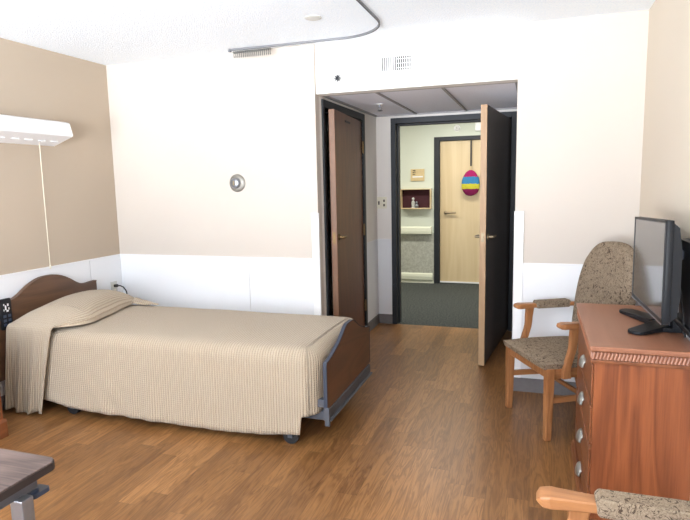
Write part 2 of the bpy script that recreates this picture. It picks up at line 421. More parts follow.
# door frames
fr = MB()
fr.box((AL - .13, dy0 - .042, 0), (AL + .014, dy0, dz + .06)); fr.box((AL - .13, dy1, 0), (AL + .014, dy1 + .06, dz + .06)); fr.box((AL - .13, dy0, dz), (AL + .014, dy1, dz + .06))
fr.box((AL - .075, dy0, 0), (AL - .06, dy0 + .015, dz)); fr.box((AL - .075, dy1 - .015, 0), (AL - .06, dy1, dz)); fr.box((AL - .075, dy0, dz - .015), (AL - .06, dy1, dz))
tag(fr.build('trim_11', M['frame'], bevel=.003), 'black steel frame of the bathroom door', 'door frame', kind='structure')
fr = MB()
fr.box((ex0 - .05, YB - .016, 0), (ex0, YB + .13, ez + .055)); fr.box((ex1, YB - .016, 0), (ex1 + .068, YB + .13, ez + .055)); fr.box((ex0, YB - .016, ez), (ex1, YB + .13, ez + .055))
fr.box((ex0, YB + .05, 0), (ex0 + .016, YB + .13, ez)); fr.box((ex1 - .016, YB + .05, 0), (ex1, YB + .13, ez)); fr.box((ex0, YB + .05, ez - .016), (ex1, YB + .13, ez))
tag(fr.build('trim_12', M['frame'], bevel=.003), 'black steel frame of the entry doorway', 'door frame', kind='structure')
fr = MB()
cx0, cx1, cz = -1.312, -.2, 2.045
fr.box((cx0 - .08, CY - .016, 0), (cx0, CY + .1, cz + .055)); fr.box((cx1, CY - .016, 0), (cx1 + .08, CY + .1, cz + .055)); fr.box((cx0, CY - .016, cz), (cx1, CY + .1, cz + .055))
tag(fr.build('trim_13', M['frame'], bevel=.003), 'black steel frame of the maple corridor door', 'door frame', kind='structure')

def lever(parent, mat, face, out, along, name='door_handle', L=.11, th=1.0):
    """face: rose centre, out: unit normal, along: lever direction"""
    f, n, a = Vector(face), Vector(out), Vector(along)
    m = MB(); m.lathe([(.027, 0), (.027, .006), (.02, .01), (.011, .012), (.011, .045)], f, n)
    m.tube([f + n * .04, f + n * .046 + a * .012, f + n * .047 + a * .05, f + n * .046 + a * L], [.010 * th, .010 * th, .009 * th, .007 * th])
    return m.build(name, mat, parent, smooth=True)
def hinge(parent, mat, p, axis_out):
    m = MB(); m.cyl((p[0], p[1], p[2] - .055), (p[0], p[1], p[2] + .055), .008, seg=12)
    m.box((p[0] - .003, p[1] - .03, p[2] - .052), (p[0] + .003, p[1] + .03, p[2] + .052))
    return m.build('hinge', mat, parent, smooth=True)

# bathroom door: hinged at the far jamb, a little ajar towards the alcove
d = thing('door_1', 'dark walnut bathroom door slightly ajar in alcove', 'door', (AL - .002, dy1 - .004, .012), 0, kind='structure')
d.rotation_euler = (0, 0, R(4.9))
Lw = dy1 - dy0 - .012
m = MB(); m.box((-.046, -Lw + .012, 0), (0, 0, 2.036)); m.build('door_leaf', M['dwood'], d, bevel=.002)
m = MB(); m.box((-.046, -Lw, 0), (0, -Lw + .012, 2.036)); e = m.build('edge_band', M['walnut_edge'], d, bevel=.0015)
e['label'] = 'lighter reddish edge of the door'
lever(d, M['brass'], (0, -Lw + .065, 1.045), (1, 0, 0), (0, 1, 0), L=.055)
m = MB(); m.box((-.034, -Lw - .0015, 1.0), (-.012, -Lw + .001, 1.09)); m.cyl((-.023, -Lw - .006, 1.045), (-.023, -Lw, 1.045), .009); m.build('latch_plate', M['brass'], d)
m = MB(); m.box((0, -.66, 1.97), (.004, -.48, 1.985)); m.build('nameplate', M['darkedge'], d)
for z in (.29, 1.03, 1.80): hinge(d, M['brass'], (.012, .006, z), 1)

# entry door: standing open into the alcove, hinged at the right jamb
hx, hy, fx, fy = ex1 - .004, YB - .004, -.364, 4.509
ang = math.atan2(fy - hy, fx - hx); Lw = math.hypot(fx - hx, fy - hy)
d = thing('door_2', 'shaded brown entry door standing open into alcove, pale edge', 'door', (hx, hy, .012), ang, kind='structure')
# local x runs hinge -> free edge; +y is the corridor side turned towards the alcove wall
m = MB(); m.box((0, -.048, 0), (Lw - .012, 0, 2.038)); m.build('door_leaf', M['dwood_shaded'], d, bevel=.002)
m = MB(); m.box((Lw - .012, -.048, 0), (Lw, 0, 2.038)); e = m.build('edge_band', M['maple_edge'], d, bevel=.0015); e['label'] = 'pale maple edge of the door'
lever(d, M['satin'], (Lw - .07, -.048, 1.03), (0, -1, 0), (-1, 0, 0))
lever(d, M['satin'], (Lw - .07, 0, 1.03), (0, 1, 0), (-1, 0, 0))
m = MB(); m.box((Lw - .001, -.034, .995), (Lw + .0012, -.014, 1.065)); m.cyl((Lw, -.024, 1.03), (Lw + .009, -.024, 1.03), .008); m.build('latch_plate', M['satin'], d)
m = MB(); m.box((.10, -.085, 1.93), (.38, -.048, 1.99), .006); m.build('closer_body', M['frame'], d)
m = MB(); m.tube([(.2, -.07, 1.995), (.33, -.12, 2.02), (.06, -.055, 2.045)], .008); m.build('closer_arm', M['satin'], d, smooth=True)
for z in (.25, 1.03, 1.82): 
    m = MB(); m.cyl((-.004, -.054, z - .055), (-.004, -.054, z + .055), .008, seg=12); m.build('hinge', M['satin'], d, smooth=True)

# maple door across the corridor
d = thing('door_3', 'pale maple door across the corridor', 'door', (cx0, CY, .012), 0, kind='structure')
m = MB(); m.box((.004, .02, .016), (cx1 - cx0 - .004, .066, cz - .016)); m.build('door_leaf', M['maple'], d, bevel=.002)
lever(d, M['satin'], (.085, .02, 1.02), (0, -1, 0), (1, 0, 0), L=.15, th=1.7)
m = MB(); m.box((.004, .012, 0), (cx1 - cx0 - .004, .022, .022)); e = m.build('door_sweep', M['whiteplastic'], d)
# bathroom space behind door 1 is closed by the shell above

# ------------------------------------------------------------------ things on the walls and ceiling
# egg on the maple door
ribbon = MB(); 
egg = thing('hanging_egg', 'pink, blue and yellow striped egg hanging on maple door', 'decoration', (-.872, CY - .06, 1.448))
m = MB()
vs = m.sphere((0, 0, 0), 1, seg=32)
for v in vs:
    z = v.co.z; k = .125 * (1 - .13 * z)
    v.co = Vector((v.co.x * k, v.co.y * .045, z * .18)) 
    v.co += v.co.normalized() * .006 * noise.noise(v.co * 60)
m.build('shell', M['egg'], egg, smooth=True, angle=180)
m = MB(); m.tube([(0, 0, .178), (0, 0, .205)], .004); m.tube([(.012 * math.cos(a), 0, .218 + .014 * math.sin(a)) for a in [i * math.pi / 8 for i in range(17)]], .003, 6)
m.build('loop', M['plaque'], egg, smooth=True)
m = MB(); m.box((-.011, .028, .23), (.011, .032, .585)); m.box((-.011, .028, .58), (.011, .075, .584)); m.build('ribbon', M['rubber'], egg)

# plaque
pq = thing('room_sign', 'tan room sign on the corridor wall above the display box', 'sign', (-1.63, CY, 1.578))
m = MB(); m.box((-.1, -.016, -.085), (.1, 0, .085), .004); m.build('plate', M['plaque'], pq)
m = MB()
m.box((-.068, -.0185, .056), (-.05, -.016, .07)); m.box((-.046, -.0185, .052), (-.03, -.016, .07)); m.box((-.07, -.0185, .03), (-.046, -.016, .042)); m.box((-.04, -.0185, .028), (-.03, -.016, .044)); m.box((-.07, -.0185, .004), (-.05, -.016, .016)); m.box((-.046, -.0185, .002), (-.034, -.016, .014))
m.build('lettering', M['ink'], pq)
m = MB(); m.box((-.072, -.018, -.036), (.08, -.016, -.018)); m.build('name_strip', M['whitemark'], pq)
# display box
bx = thing('memory_box', 'wooden display box with maroon lining on corridor wall', 'display box', (-1.645, CY, 1.09))
m = MB(); w2, hh = .222, .29
m.box((-w2, -.1, 0), (-w2 + .014, 0, hh)); m.box((w2 - .014, -.1, 0), (w2, 0, hh)); m.box((-w2 + .014, -.1, 0), (w2 - .014, 0, .016)); m.box((-w2 + .014, -.1, hh - .012), (w2 - .014, 0, hh))
m.build('case', M['maple'], bx, bevel=.002)
m = MB(); m.box((-w2 + .014, -.012, .016), (w2 - .014, -.004, hh - .012)); m.build('lining', M['maroon'], bx)
fg = thing('figurine', 'small silver figurine standing in the display box', 'figurine', (-1.685, CY - .06, 1.106))
m = MB(); m.lathe([(.03, 0), (.03, .008), (.018, .014), (.026, .06), (.022, .095), (.008, .105), (.017, .12), (.019, .135), (.010, .15)], (0, 0, 0), (0, 0, 1), 20)
m.build('body', M['greyplate'], fg, smooth=True)
m = MB(); m.sphere((.05, -.005, .03), .03); m.sphere((.05, -.005, .076), .018); m.cyl((.05, -.005, 0), (.05, -.005, .02), .02); m.build('companion', M['chrome'], fg, smooth=True)
# handrail
hr = thing('handrail', 'cream handrail along the corridor wall under display box', 'handrail', (-3, CY - .006, .72))
m = MB(); m.prism([(-.05, 0), (-.078, .012), (-.082, .05), (-.078, .10), (-.06, .118), (-.05, .10)], 'YZ', -1.8, 1.55); m.build('rail', M['rail'], hr, bevel=.004)
for x in (-1.2, .2, 1.38):
    m = MB(); m.box((x - .03, -.05, .02), (x + .03, 0, .08)); m.build('bracket', M['rail'], hr)
m = MB(); m.prism([(-.0, 0), (-.078, .012), (-.082, .05), (-.078, .10), (-.06, .118), (-.0, .11)], 'YZ', 1.55, 1.58); m.build('end_cap', M['rail'], hr, bevel=.003)
# small dome and box above maple door
cd = thing('dome_light', 'small round call light above the maple corridor door', 'call light', (-1.07, CY, 2.21))
m = MB(); m.lathe([(.045, 0), (.045, .008), (.034, .012), (.03, .03), (.015, .042)], (0, 0, 0), (0, -1, 0)); m.build('dome', M['whiteplastic'], cd, smooth=True)
m = MB(); m.cyl((0, -.042, 0), (0, -.048, 0), .012); m.build('lens', M['greyplate'], cd)
eb = MB(); eb.box((-.82, CY - .05, 2.16), (-.70, CY, 2.29), .008)
tag(eb.build('wall_box', M['whiteplastic']), 'white electrical box high above the maple corridor door', 'electrical box')

# light switch on the alcove end wall
sw = thing('light_switch', 'ivory switch plate on the alcove wall by doorway', 'light switch', (-1.512, YB, 1.275))
m = MB(); m.box((-.06, -.007, -.06), (.055, 0, .06), .003); m.build('plate', M['ivory'], sw)
m = MB(); m.box((-.035, -.014, -.02), (-.022, -.006, .016)); m.build('toggle', M['darkedge'], sw)
for z in (-.025, .02):
    m = MB(); m.box((.018, -.009, z - .012), (.034, -.006, z + .012)); m.build('socket', M['ink'], sw)

# round nurse call on the back wall
nc = thing('nurse_call', 'round silver nurse call station on cream wall', 'nurse call', (-2.236, YD + .001, 1.502))
m = MB(); m.lathe([(.07, 0), (.07, .004), (.062, .012), (.046, .016)], (0, 0, 0), (0, -1, 0), 36); m.build('plate', M['steelgrey'], nc, smooth=True)
m = MB(); m.lathe([(.042, .014), (.042, .03), (.034, .042), (.016, .048)], (-.006, 0, 0), (0, -1, 0), 30); m.build('dial', M['chrome'], nc, smooth=True)
m = MB(); m.box((-.012, -.056, -.018), (.0, -.046, .018), .002); m.build('pointer', M['satin'], nc)

# vent register on the header
vt = thing('vent_register', 'white louvered air vent on header above alcove', 'air vent', (-.951, YH, 2.308))
m = MB()
a, b = .115, .06
m.box((-a, -.012, b - .012), (a, 0, b)); m.box((-a, -.012, -b), (a, 0, -b + .012)); m.box((-a, -.012, -b + .012), (-a + .012, 0, b - .012)); m.box((a - .012, -.012, -b + .012), (a, 0, b - .012))
m.build('frame', M['whiteplastic'], vt)
m = MB(); m.box((-a + .012, -.002, -b + .012), (a - .012, -.0005, b - .012)); m.build('duct', M['rubber'], vt)
for k in range(13):
    x = -a + .024 + k * (2 * a - .048) / 12
    m = MB(); m.box((x - (.0034 if k < 6 else .0025), -.012, -b + .012), (x + (.0034 if k < 6 else .0025), -.003, b - .012)); m.build('louver', M['whiteplastic'], vt)
m = MB()
for k in range(3): m.box((-.005, -.008, -.03 + k * .03 - .0015), (a - .012, -.003, -.03 + k * .03 + .0015))
m.build('cross_bar', M['whiteplastic'], vt)

# side wall sprinkler on header
sp = thing('sidewall_sprinkler', 'small metal sprinkler head on white header wall', 'sprinkler', (-1.375, YH + .001, 2.233))
m = MB(); m.lathe([(.035, 0), (.035, .003), (.02, .01), (.012, .012)], (0, 0, 0), (0, -1, 0)); m.build('escutcheon', M['whiteplastic'], sp, smooth=True)
m = MB(); m.cyl((0, -.01, 0), (0, -.03, 0), .009); 
m.tube([(0, -.03, .012), (0, -.042, .02), (0, -.056, .004)], .003, 8); m.tube([(0, -.03, -.012), (0, -.042, -.02), (0, -.056, -.004)], .003, 8); m.build('body', M['pewter'], sp, smooth=True)
m = MB()
for k in range(8):
    an = k * math.pi / 4; m.box((-.004, -.06, .006), (.004, -.057, .026), mat=Matrix.Rotation(an, 4, 'Y'))
m.cyl((0, -.057, 0), (0, -.06, 0), .01); m.build('deflector', M['frame'], sp)
# pendant sprinkler in the alcove ceiling
sp = thing('pendant_sprinkler', 'small pendant sprinkler under the alcove ceiling tiles', 'sprinkler', (-1.295, 4.87, S + .012))
m = MB(); m.lathe([(.032, 0), (.032, .003), (.016, .01)], (0, 0, 0), (0, 0, -1)); m.build('escutcheon', M['whiteplastic'], sp, smooth=True)
m = MB(); m.cyl((0, 0, -.008), (0, 0, -.03), .010); m.tube([(.01, 0, -.028), (.017, 0, -.04), (0, 0, -.058)], .003, 8); m.tube([(-.01, 0, -.028), (-.017, 0, -.04), (0, 0, -.058)], .003, 8); m.build('body', M['chrome'], sp, smooth=True)
m = MB(); m.cyl((0, 0, -.056), (0, 0, -.059), .022); m.build('deflector', M['frame'], sp)
# round cover on the ceiling
m = MB(); m.lathe([(.052, 0), (.052, .004), (.045, .007)], (-1.322, 3.405, HC), (0, 0, -1), 36)
tag(m.build('ceiling_cover', M['greyplate'], smooth=True), 'flat round cover plate on the textured ceiling', 'ceiling cover')

# curtain track
ct = thing('curtain_track', 'grey curved curtain track on the ceiling', 'curtain track', (0, 0, HC))
path = [(-2.19, 3.925)]
path += [(-1.95 + k * .1, 3.93) for k in range(7)]
cxx, cyy, rr = -1.315, 3.575, .355
path += [(cxx + rr * math.cos(a), cyy + rr * math.sin(a)) for a in [R(90 - k * 7.5) for k in range(13)]]
path += [(cxx + rr, 3.575 - k * .2) for k in range(1, 14)]
P3 = [(x, y, -.007) for x, y in path]
m = MB(); m.sweep(P3, .0065, .0055); m.build('rail', M['track'], ct)
m = MB(); m.sweep([(x, y, -.0135) for x, y in path], .001, .003); m.build('slot', M['rubber'], ct)
m = MB(); m.box((-2.205, 3.912, -.022), (-2.19, 3.938, 0)); m.build('end_stop', M['track'], ct)
base = None
for k in range(20):
    x = -2.165 + k * .0157
    m = MB(); m.box((x - .004, 3.917, -.034), (x + .004, 3.937, -.021)); 
    m.tube([(x, 3.927, -.034), (x + .002, 3.921, -.05), (x, 3.927, -.066), (x - .002, 3.935, -.054)], .0036, 6)
    m.build('curtain_hook', M['carrier'], ct, smooth=True)

# bed light on the tan wall
bl = thing('bed_light', 'long white wall light above the headboard', 'wall light', (XL, 0, 0))
prof = [(0, 1.80), (.180, 1.862), (.184, 1.872), (.163, 1.955), (.155, 1.962), (.115, 1.972), (0, 1.985)]
m = MB(); m.prism(prof, 'XZ', 2.2, 3.395); m.build('housing', M['fixture'], bl, bevel=.003)
m = MB(); m.prism([(x, z) for x, z in prof], 'XZ', 3.3955, 3.402); m.build('end_cap', M['whiteplastic'], bl, bevel=.002)
for k in range(9):
    y = 3.32 - k * .11
    m = MB()
    z0 = 1.80 + .062 * (.085 / .18)
    m.box((.078, y - .026, z0 - .006), (.092, y + .026, z0 + .004)); m.build('slot', M['whitemark'], bl)
m = MB(); m.tube([(.035, 3.235, 1.815 - .0), (.032, 3.236, 1.5), (.03, 3.237, 1.2), (.028, 3.238, .93)], .0028, 8); m.build('pull_cord', M['ivory'], bl, smooth=True)
m = MB(); m.lathe([(.003, 0), (.006, .006), (.005, .028), (.002, .032)], (.028, 3.238, .935), (0, 0, -1), 12); m.build('cord_bead', M['ivory'], bl, smooth=True)

# outlet and plug, on the tan wall near the corner
ol = thing('wall_outlet', 'grey outlet plate behind the headboard near wall corner', 'outlet', (XL + .006, 3.905, .635))
m = MB(); m.box((0, -.036, -.058), (.006, .036, .058), .002); m.build('plate', M['greyplate'], ol)
m = MB(); m.box((.006, -.016, -.036), (.009, .016, -.008), .001); m.box((.006, -.016, .008), (.009, .016, .036), .001); m.build('receptacle', M['ivory'], ol)
pg = thing('power_cord', 'black plug and cord in outlet behind the bed', 'power cord', (XL + .015, 3.905, .657))
m = MB(); m.box((0, -.014, -.012), (.03, .014, .012), .004); m.build('plug', M['rubber'], pg)
m = MB(); m.tube([(.03, 0, 0), (.05, .006, .002), (.075, .018, -.012), (.092, .028, -.045), (.098, .034, -.09), (.095, .03, -.2), (.09, .01, -.35), (.10, 0, -.645), (.2, -.06, -.65)], .0055, 8); m.build('cord', M['rubber'], pg, smooth=True)

# ------------------------------------------------------------------ bed
BX0, BX1 = -3.36, -1.08
bed = thing('bed', 'single care bed with brown headboard and footboard', 'bed', (0, 0, 0))
def curve_board(c, half, pts):
    """pts: (offset from centre, z) for the right half, mirrored"""
    Rr = [(c + a, z) for a, z in pts]; Ll = [(c - a, z) for a, z in pts]
    return Ll[::-1] + Rr[1:]
def smooth_pts(pts, n=8):
    out = []
    for i in range(len(pts) - 1):
        p0 = pts[max(i - 1, 0)]; p1 = pts[i]; p2 = pts[i + 1]; p3 = pts[min(i + 2, len(pts) - 1)]
        for k in range(n):
            t = k / n
            out.append(tuple(.5 * ((2 * p1[j]) + (-p0[j] + p2[j]) * t + (2 * p0[j] - 5 * p1[j] + 4 * p2[j] - p3[j]) * t * t + (-p0[j] + 3 * p1[j] - 3 * p2[j] + p3[j]) * t ** 3) for j in range(2)))
    out.append(pts[-1]); return out
hc = 3.185
top = smooth_pts([(0, .860), (.07, .855), (.14, .833), (.2, .803), (.25, .772), (.30, .750), (.36, .741), (.42, .745), (.468, .746)])
out = curve_board(hc, .475, top)
m = MB(); m.prism(out + [(hc + .475, .22), (hc - .475, .22)], 'YZ', -3.385, -3.355); m.build('headboard', M['head'], bed, bevel=.005)
m = MB(); m.sweep([(-3.37, y, z + .001) for y, z in out], .017, .003, side=(1, 0, 0)); h_ = m.build('headboard_edge', M['head'], bed)
fc = 3.245
topf = smooth_pts([(0, .636), (.07, .63), (.13, .60), (.2, .562), (.28, .535), (.36, .512), (.425, .503)])
out = curve_board(fc, .425, topf)
m = MB(); m.prism(out + [(fc + .425, .245), (fc - .425, .235)], 'YZ', -1.090, -1.071); m.build('footboard', M['foot'], bed, bevel=.002)
m = MB(); m.sweep([(-1.0805, fc - .427, .235)] + [(-1.0805, fc - .427, .49)] + [(-1.0805, y, z + .002) for y, z in out] + [(-1.0805, fc + .427, .49), (-1.0805, fc + .427, .245)], .0105, .003, side=(1, 0, 0))
e = m.build('footboard_edge', M['trimgrey'], bed); e['label'] = 'slate grey edge band round the footboard'
m = MB(); m.box((-1.10, fc - .42, .17), (-1.066, fc + .42, .235)); m.box((-1.066, fc - .42, .17), (-1.05, fc + .42, .18)); m.build('foot_rail', M['steel'], bed, bevel=.003)
m = MB(); m.box((-1.086, fc - .437, .145), (-1.058, fc - .418, .25), .003); m.build('rail_end', M['steel'], bed)
# steel frame
m = MB()
for y in (2.87, 3.62): m.box((-3.33, y - .02, .235), (-1.1, y + .02, .28))
for x in (-3.1, -2.4, -1.8, -1.28): m.box((x - .02, 2.87, .215), (x + .02, 3.62, .25))
m.build('frame', M['steel'], bed, bevel=.003)
for y in (2.9, 3.59):
    m = MB(); m.box((-1.30, y - .025, .15), (-1.1, y + .025, .2)); m.box((-1.33, y - .02, .12), (-1.29, y + .02, .24))
    m.build('foot_bracket', M['steel'], bed, bevel=.003)
m = MB(); m.box((-3.32, 2.86, .28), (-1.135, 3.63, .535), .05); m.build('mattress', M['sheet'], bed, smooth=True)
for (x, y) in ((-1.31, 2.85), (-1.31, 3.6), (-2.885, 2.85), (-2.885, 3.6)):
    m = MB(); m.cyl((x, y - .014, .047), (x, y + .014, .047), .047, seg=28); m.cyl((x, y - .018, .047), (x, y + .018, .047), .02, seg=18)
    wl = m.build('caster', M['rubber'], bed, smooth=True)
    m = MB(); m.box((x - .014, y - .024, .04), (x + .014, y - .018, .12)); m.box((x - .014, y + .018, .04), (x + .014, y + .024, .12)); m.box((x - .016, y - .024, .1), (x + .016, y + .024, .135)); m.cyl((x, y, .13), (x, y, .235), .013)
    m.build('caster_fork', M['steel'], wl)

# bedspread: top, near side, foot end and far side in one sheet
def uvset(o, uvf):
    me = o.data; uvl = me.uv_layers.new(name='UVMap')
    for lp in me.loops: uvl.data[lp.index].uv = uvf[lp.vertex_index]
def add_sheet(name, P, UV, parent=None, thick=.006):
    """P: rows of points -> one sheet with thickness"""
    me = bpy.data.meshes.new(name); nr, nc_ = len(P), len(P[0])
    me.from_pydata([p for r in P for p in r], [], [(i * nc_ + j, i * nc_ + j + 1, (i + 1) * nc_ + j + 1, (i + 1) * nc_ + j) for i in range(nr - 1) for j in range(nc_ - 1)])
    o = bpy.data.objects.new(name, me); col.objects.link(o); me.materials.append(M['spread'])
    uvset(o, [q for r in UV for q in r])
    b_ = bmesh.new(); b_.from_mesh(me); bmesh.ops.remove_doubles(b_, verts=b_.verts[:], dist=.0006)
    for f in b_.faces: f.smooth = True
    b_.to_mesh(me); b_.free()
    s = o.modifiers.new('thick', 'SOLIDIFY'); s.thickness = thick; s.offset = -1
    if parent: o.parent = parent
    return o
Y0, Y1, XH, XF, cr = 2.80, 3.69, -3.30, -1.122, .11
peri = []                                                 # (x, y, nx, ny, arc, tag)
def addp(x, y, nx, ny): peri.append((x, y, nx, ny))
n = 130
for k in range(n): addp(XH + (XF - cr - XH) * k / n, Y0, 0, -1)
for k in range(14):
    a = R(-90 + 90 * k / 14); addp(XF - cr + cr * math.cos(a), Y0 + cr + cr * math.sin(a), math.cos(a), math.sin(a))
for k in range(40): addp(XF, Y0 + cr + (Y1 - Y0 - 2 * cr) * k / 40, 1, 0)
for k in range(14):
    a = R(90 * k / 14); addp(XF - cr + cr * math.cos(a), Y1 - cr + cr * math.sin(a), math.cos(a), math.sin(a))
for k in range(n + 1): addp(XF - cr - (XF - cr - XH) * k / n, Y1, 0, 1)
ZT = .583
def hem(x, y, nx, ny):
    if nx > .02: return .19 + .015 * math.sin(y * 9)
    if ny < -.97:
        pts = [(-3.4, .10), (-3.1, .10), (-3.0, .088), (-2.84, .062), (-2.5, .052), (-2.2, .048), (-1.7, .045), (-1.45, .06), (-1.2, .088)]
        for (a, za), (b, zb) in zip(pts, pts[1:]):
            if x <= b: return za + (zb - za) * (x - a) / (b - a)
        return .088
    if nx > .05: return .19 + .015 * math.sin(y * 9)
    return .12
def topz(x, y):
    c = 1 - abs((y - 3.245) / .445) ** 2.5
    return ZT - .018 * (1 - max(c, 0)) + .004 * noise.noise(Vector((x * 3, y * 3, 1)))
rows, uvs = [], []
arc = 0
NR, NA, ND = 12, 7, 18
for i, (x, y, nx, ny) in enumerate(peri):
    if i: arc += math.hypot(x - peri[i - 1][0], y - peri[i - 1][1])
    sx = max(XH + .0, min(x, XF - .40)); sy = 3.245
    if abs(ny) > .99 and x < XF - .4: sx = x
    rad = .085
    ex, ey = x - nx * rad, y - ny * rad
    row, uv = [], []
    dist = math.hypot(ex - sx, ey - sy)
    for k in range(NR):
        t = k / (NR - 1); px, py = sx + (ex - sx) * t, sy + (ey - sy) * t
        row.append((px, py, topz(px, py))); 
        uv.append((px, py) )
    zed = topz(ex, ey); h0 = hem(x, y, nx, ny)
    for k in range(1, NA + 1):
        a = R(90) * k / NA
        row.append((ex + nx * rad * math.sin(a), ey + ny * rad * math.sin(a), zed - rad * .95 * (1 - math.cos(a))))
        uv.append(None)
    zs = zed - rad * .95
    for k in range(1, ND + 1):
        t = k / ND; z = zs + (h0 - zs) * t
        s_ = arc * 5.2
        f = (.016 * noise.noise(Vector((s_, z * .7, 3))) + .010 * noise.noise(Vector((s_ * 2.6, z * 1.2, 8)))) * t ** .8
        if ny < -.9: f += .008 * t
        if ny < -.9 and abs(x + 2.55) < .25: f += .006 * t * math.cos((x + 2.55) / .25 * math.pi / 2) * math.sin((x + z * .8) * 42)
        if nx > .5: f = max(-.012, min(f, .005))
        row.append((x + nx * f, y + ny * f, z)); uv.append(None)
    # uv along the drape
    run = 0
    for k in range(NR, len(row)):
        a, b = Vector(row[k - 1]), Vector(row[k]); run += (b - a).length
        if abs(ny) > .9: uv[k] = (x, ey + ny * run)
        else: uv[k] = (arc, run + 5)
    rows.append(row); uvs.append(uv)
sp_ = thing('bedspread', 'tan ribbed bedspread draped over the bed to floor', 'bedspread', (0, 0, 0))
add_sheet('spread_sheet', rows, uvs, sp_)

# pillow
PX0, PX1, PY0, PY1 = -3.315, -2.80, 2.795, 3.70
def pil_top(x, y):
    a = (x - (PX0 + PX1) / 2) / ((PX1 - PX0) / 2); b = (y - (PY0 + PY1) / 2) / ((PY1 - PY0) / 2)
    a = max(-1, min(1, a)); b = max(-1, min(1, b))
    return ((1 - abs(a) ** 2.5) ** .55) * ((1 - abs(b) ** 2.3) ** .7)
def px_at(x, y):           # the front edge runs back a little towards the wall
    return x - ((x - PX0) / (PX1 - PX0)) * (.18 * max(0, (y - 3.0) / .7) + .13 * max(0, (2.97 - y) / .17) ** 1.6)
NX, NY = 30, 44
me = bpy.data.meshes.new('pillow'); V, F, UVp = [], [], []
for i in range(NX + 1):
    for j in range(NY + 1):
        x = PX0 + (PX1 - PX0) * (.5 - .5 * math.cos(math.pi * i / NX)); y = PY0 + (PY1 - PY0) * (.5 - .5 * math.cos(math.pi * j / NY))
        z = ZT + .012 + .140 * pil_top(x, y) + .004 * noise.noise(Vector((x * 9, y * 6, 2)))
        V.append((px_at(x, y), y, z)); UVp.append((x, y))
nb = len(V)
for i in range(NX + 1):
    for j in range(NY + 1):
        x, y, z = V[i * (NY + 1) + j]; e = pil_top(UVp[i * (NY + 1) + j][0], UVp[i * (NY + 1) + j][1])
        V.append((x, y, ZT + .012 - .008 * e)); UVp.append((x, y))
g = lambda i, j, b=0: b + i * (NY + 1) + j
for i in range(NX):
    for j in range(NY):
        F.append((g(i, j), g(i + 1, j), g(i + 1, j + 1), g(i, j + 1))); F.append((g(i, j, nb), g(i, j + 1, nb), g(i + 1, j + 1, nb), g(i + 1, j, nb)))
me.from_pydata(V, [], F)
bm = bmesh.new(); bm.from_mesh(me); 
uvl = bm.loops.layers.uv.new('UVMap'); bm.verts.ensure_lookup_table()
for f in bm.faces:
    f.smooth = True
    for lp in f.loops: lp[uvl].uv = UVp[lp.vert.index]
bmesh.ops.remove_doubles(bm, verts=bm.verts[:], dist=.0004); bmesh.ops.recalc_face_normals(bm, faces=bm.faces[:]); bm.to_mesh(me); bm.free()
o = bpy.data.objects.new('pillow', me); col.objects.link(o); me.materials.append(M['spread'])
tag(o, 'plump pillow in matching tan fabric by the headboard', 'pillow')

# fold of the spread over the pillow, hanging down at the near side
rows, uvs = [], []
NU = 40
for i in range(NU + 1):
    u = i / NU; xt = -3.316 + (-2.81 + 3.316) * u; xb = -3.352 + (-3.045 + 3.352) * u; xe = px_at(xt, 2.80)
    row, uv = [], []
    for k in range(16):
        y = 2.98 - (2.98 - 2.80) * k / 15
        z = ZT + .012 + .140 * pil_top(xt, y) + .0012 + .006 * min(1, k / 6)
        row.append((px_at(xt, y), y, z)); uv.append((xt, y))
    zt = row[-1][2]
    for k in range(1, 7):
        a = R(90) * k / 6; row.append((xe + (xb - xe) * .06 * k / 6, 2.80 - .035 * math.sin(a), zt - .045 * (1 - math.cos(a)))); uv.append((xt, 2.80 - .01 * k))
    zs = zt - .045; hb = .018 + .012 * math.sin(u * 9)
    for k in range(1, 26):
        t = k / 25; z = zs + (hb - zs) * t; x = xe + (xb - xe) * (.06 + .94 * t ** .8)
        f = (.018 * math.sin(u * 19 + t * 1.5) + .008 * math.sin(u * 41)) * t ** .7 * (1 if u < .97 else .6)
        row.append((x, 2.765 - .022 * t - f, z)); uv.append((xt, 2.74 - (zs - z)))
    rows.append(row); uvs.append(uv)
add_sheet('pillow_fold', rows, uvs, sp_, .005)
# small corner of the spread showing past the pillow at the wall side
rows, uvs = [], []
for i in range(13):
    u = i / 12; row, uv = [], []
    for k in range(9):
        v = k / 8
        x = -2.965 + .235 * u * (1 - .35 * v); y = 3.655 - .055 * u - .10 * v * (1 - u * .7)
        row.append((x, y, ZT + .010 + .040 * (1 - u) ** 1.2 * (1 - abs(2 * v - .8) * .6) + .006 * math.sin(v * 9 + u * 3))); uv.append((x, y))
    rows.append(row); uvs.append(uv)
add_sheet('tucked_corner', rows, uvs, sp_, .004)

# bed handset hung on the headboard
hs = thing('bed_remote', 'black bed remote hanging at the headboard', 'remote', (-3.353, 2.795, .665))
m = MB(); m.box((0, -.042, -.105), (.024, .042, .105), .010); m.build('handset', M['black'], hs, smooth=True)
m = MB()
for (y, z, w_, h_) in ((-.006, .045, .010, .030), (.012, .062, .009, .016), (-.018, .066, .006, .012), (.006, .022, .016, .012), (-.02, .03, .005, .012), (.018, .036, .006, .014)):
    m.box((.0235, y - w_ / 2, z - h_ / 2), (.0255, y + w_ / 2, z + h_ / 2))
m.build('icon', M['whitemark'], hs)
m = MB()
for z in (-.012, -.042, -.07):
    for y in (-.018, .018): m.box((.0235, y - .011, z - .009), (.0265, y + .011, z + .009), .002)
m.build('button', M['navy'], hs)
m = MB(); m.box((-.036, -.02, .084), (.002, .02, .09)); m.box((-.040, -.02, .03), (-.035, .02, .09)); m.build('hook', M['black'], hs)

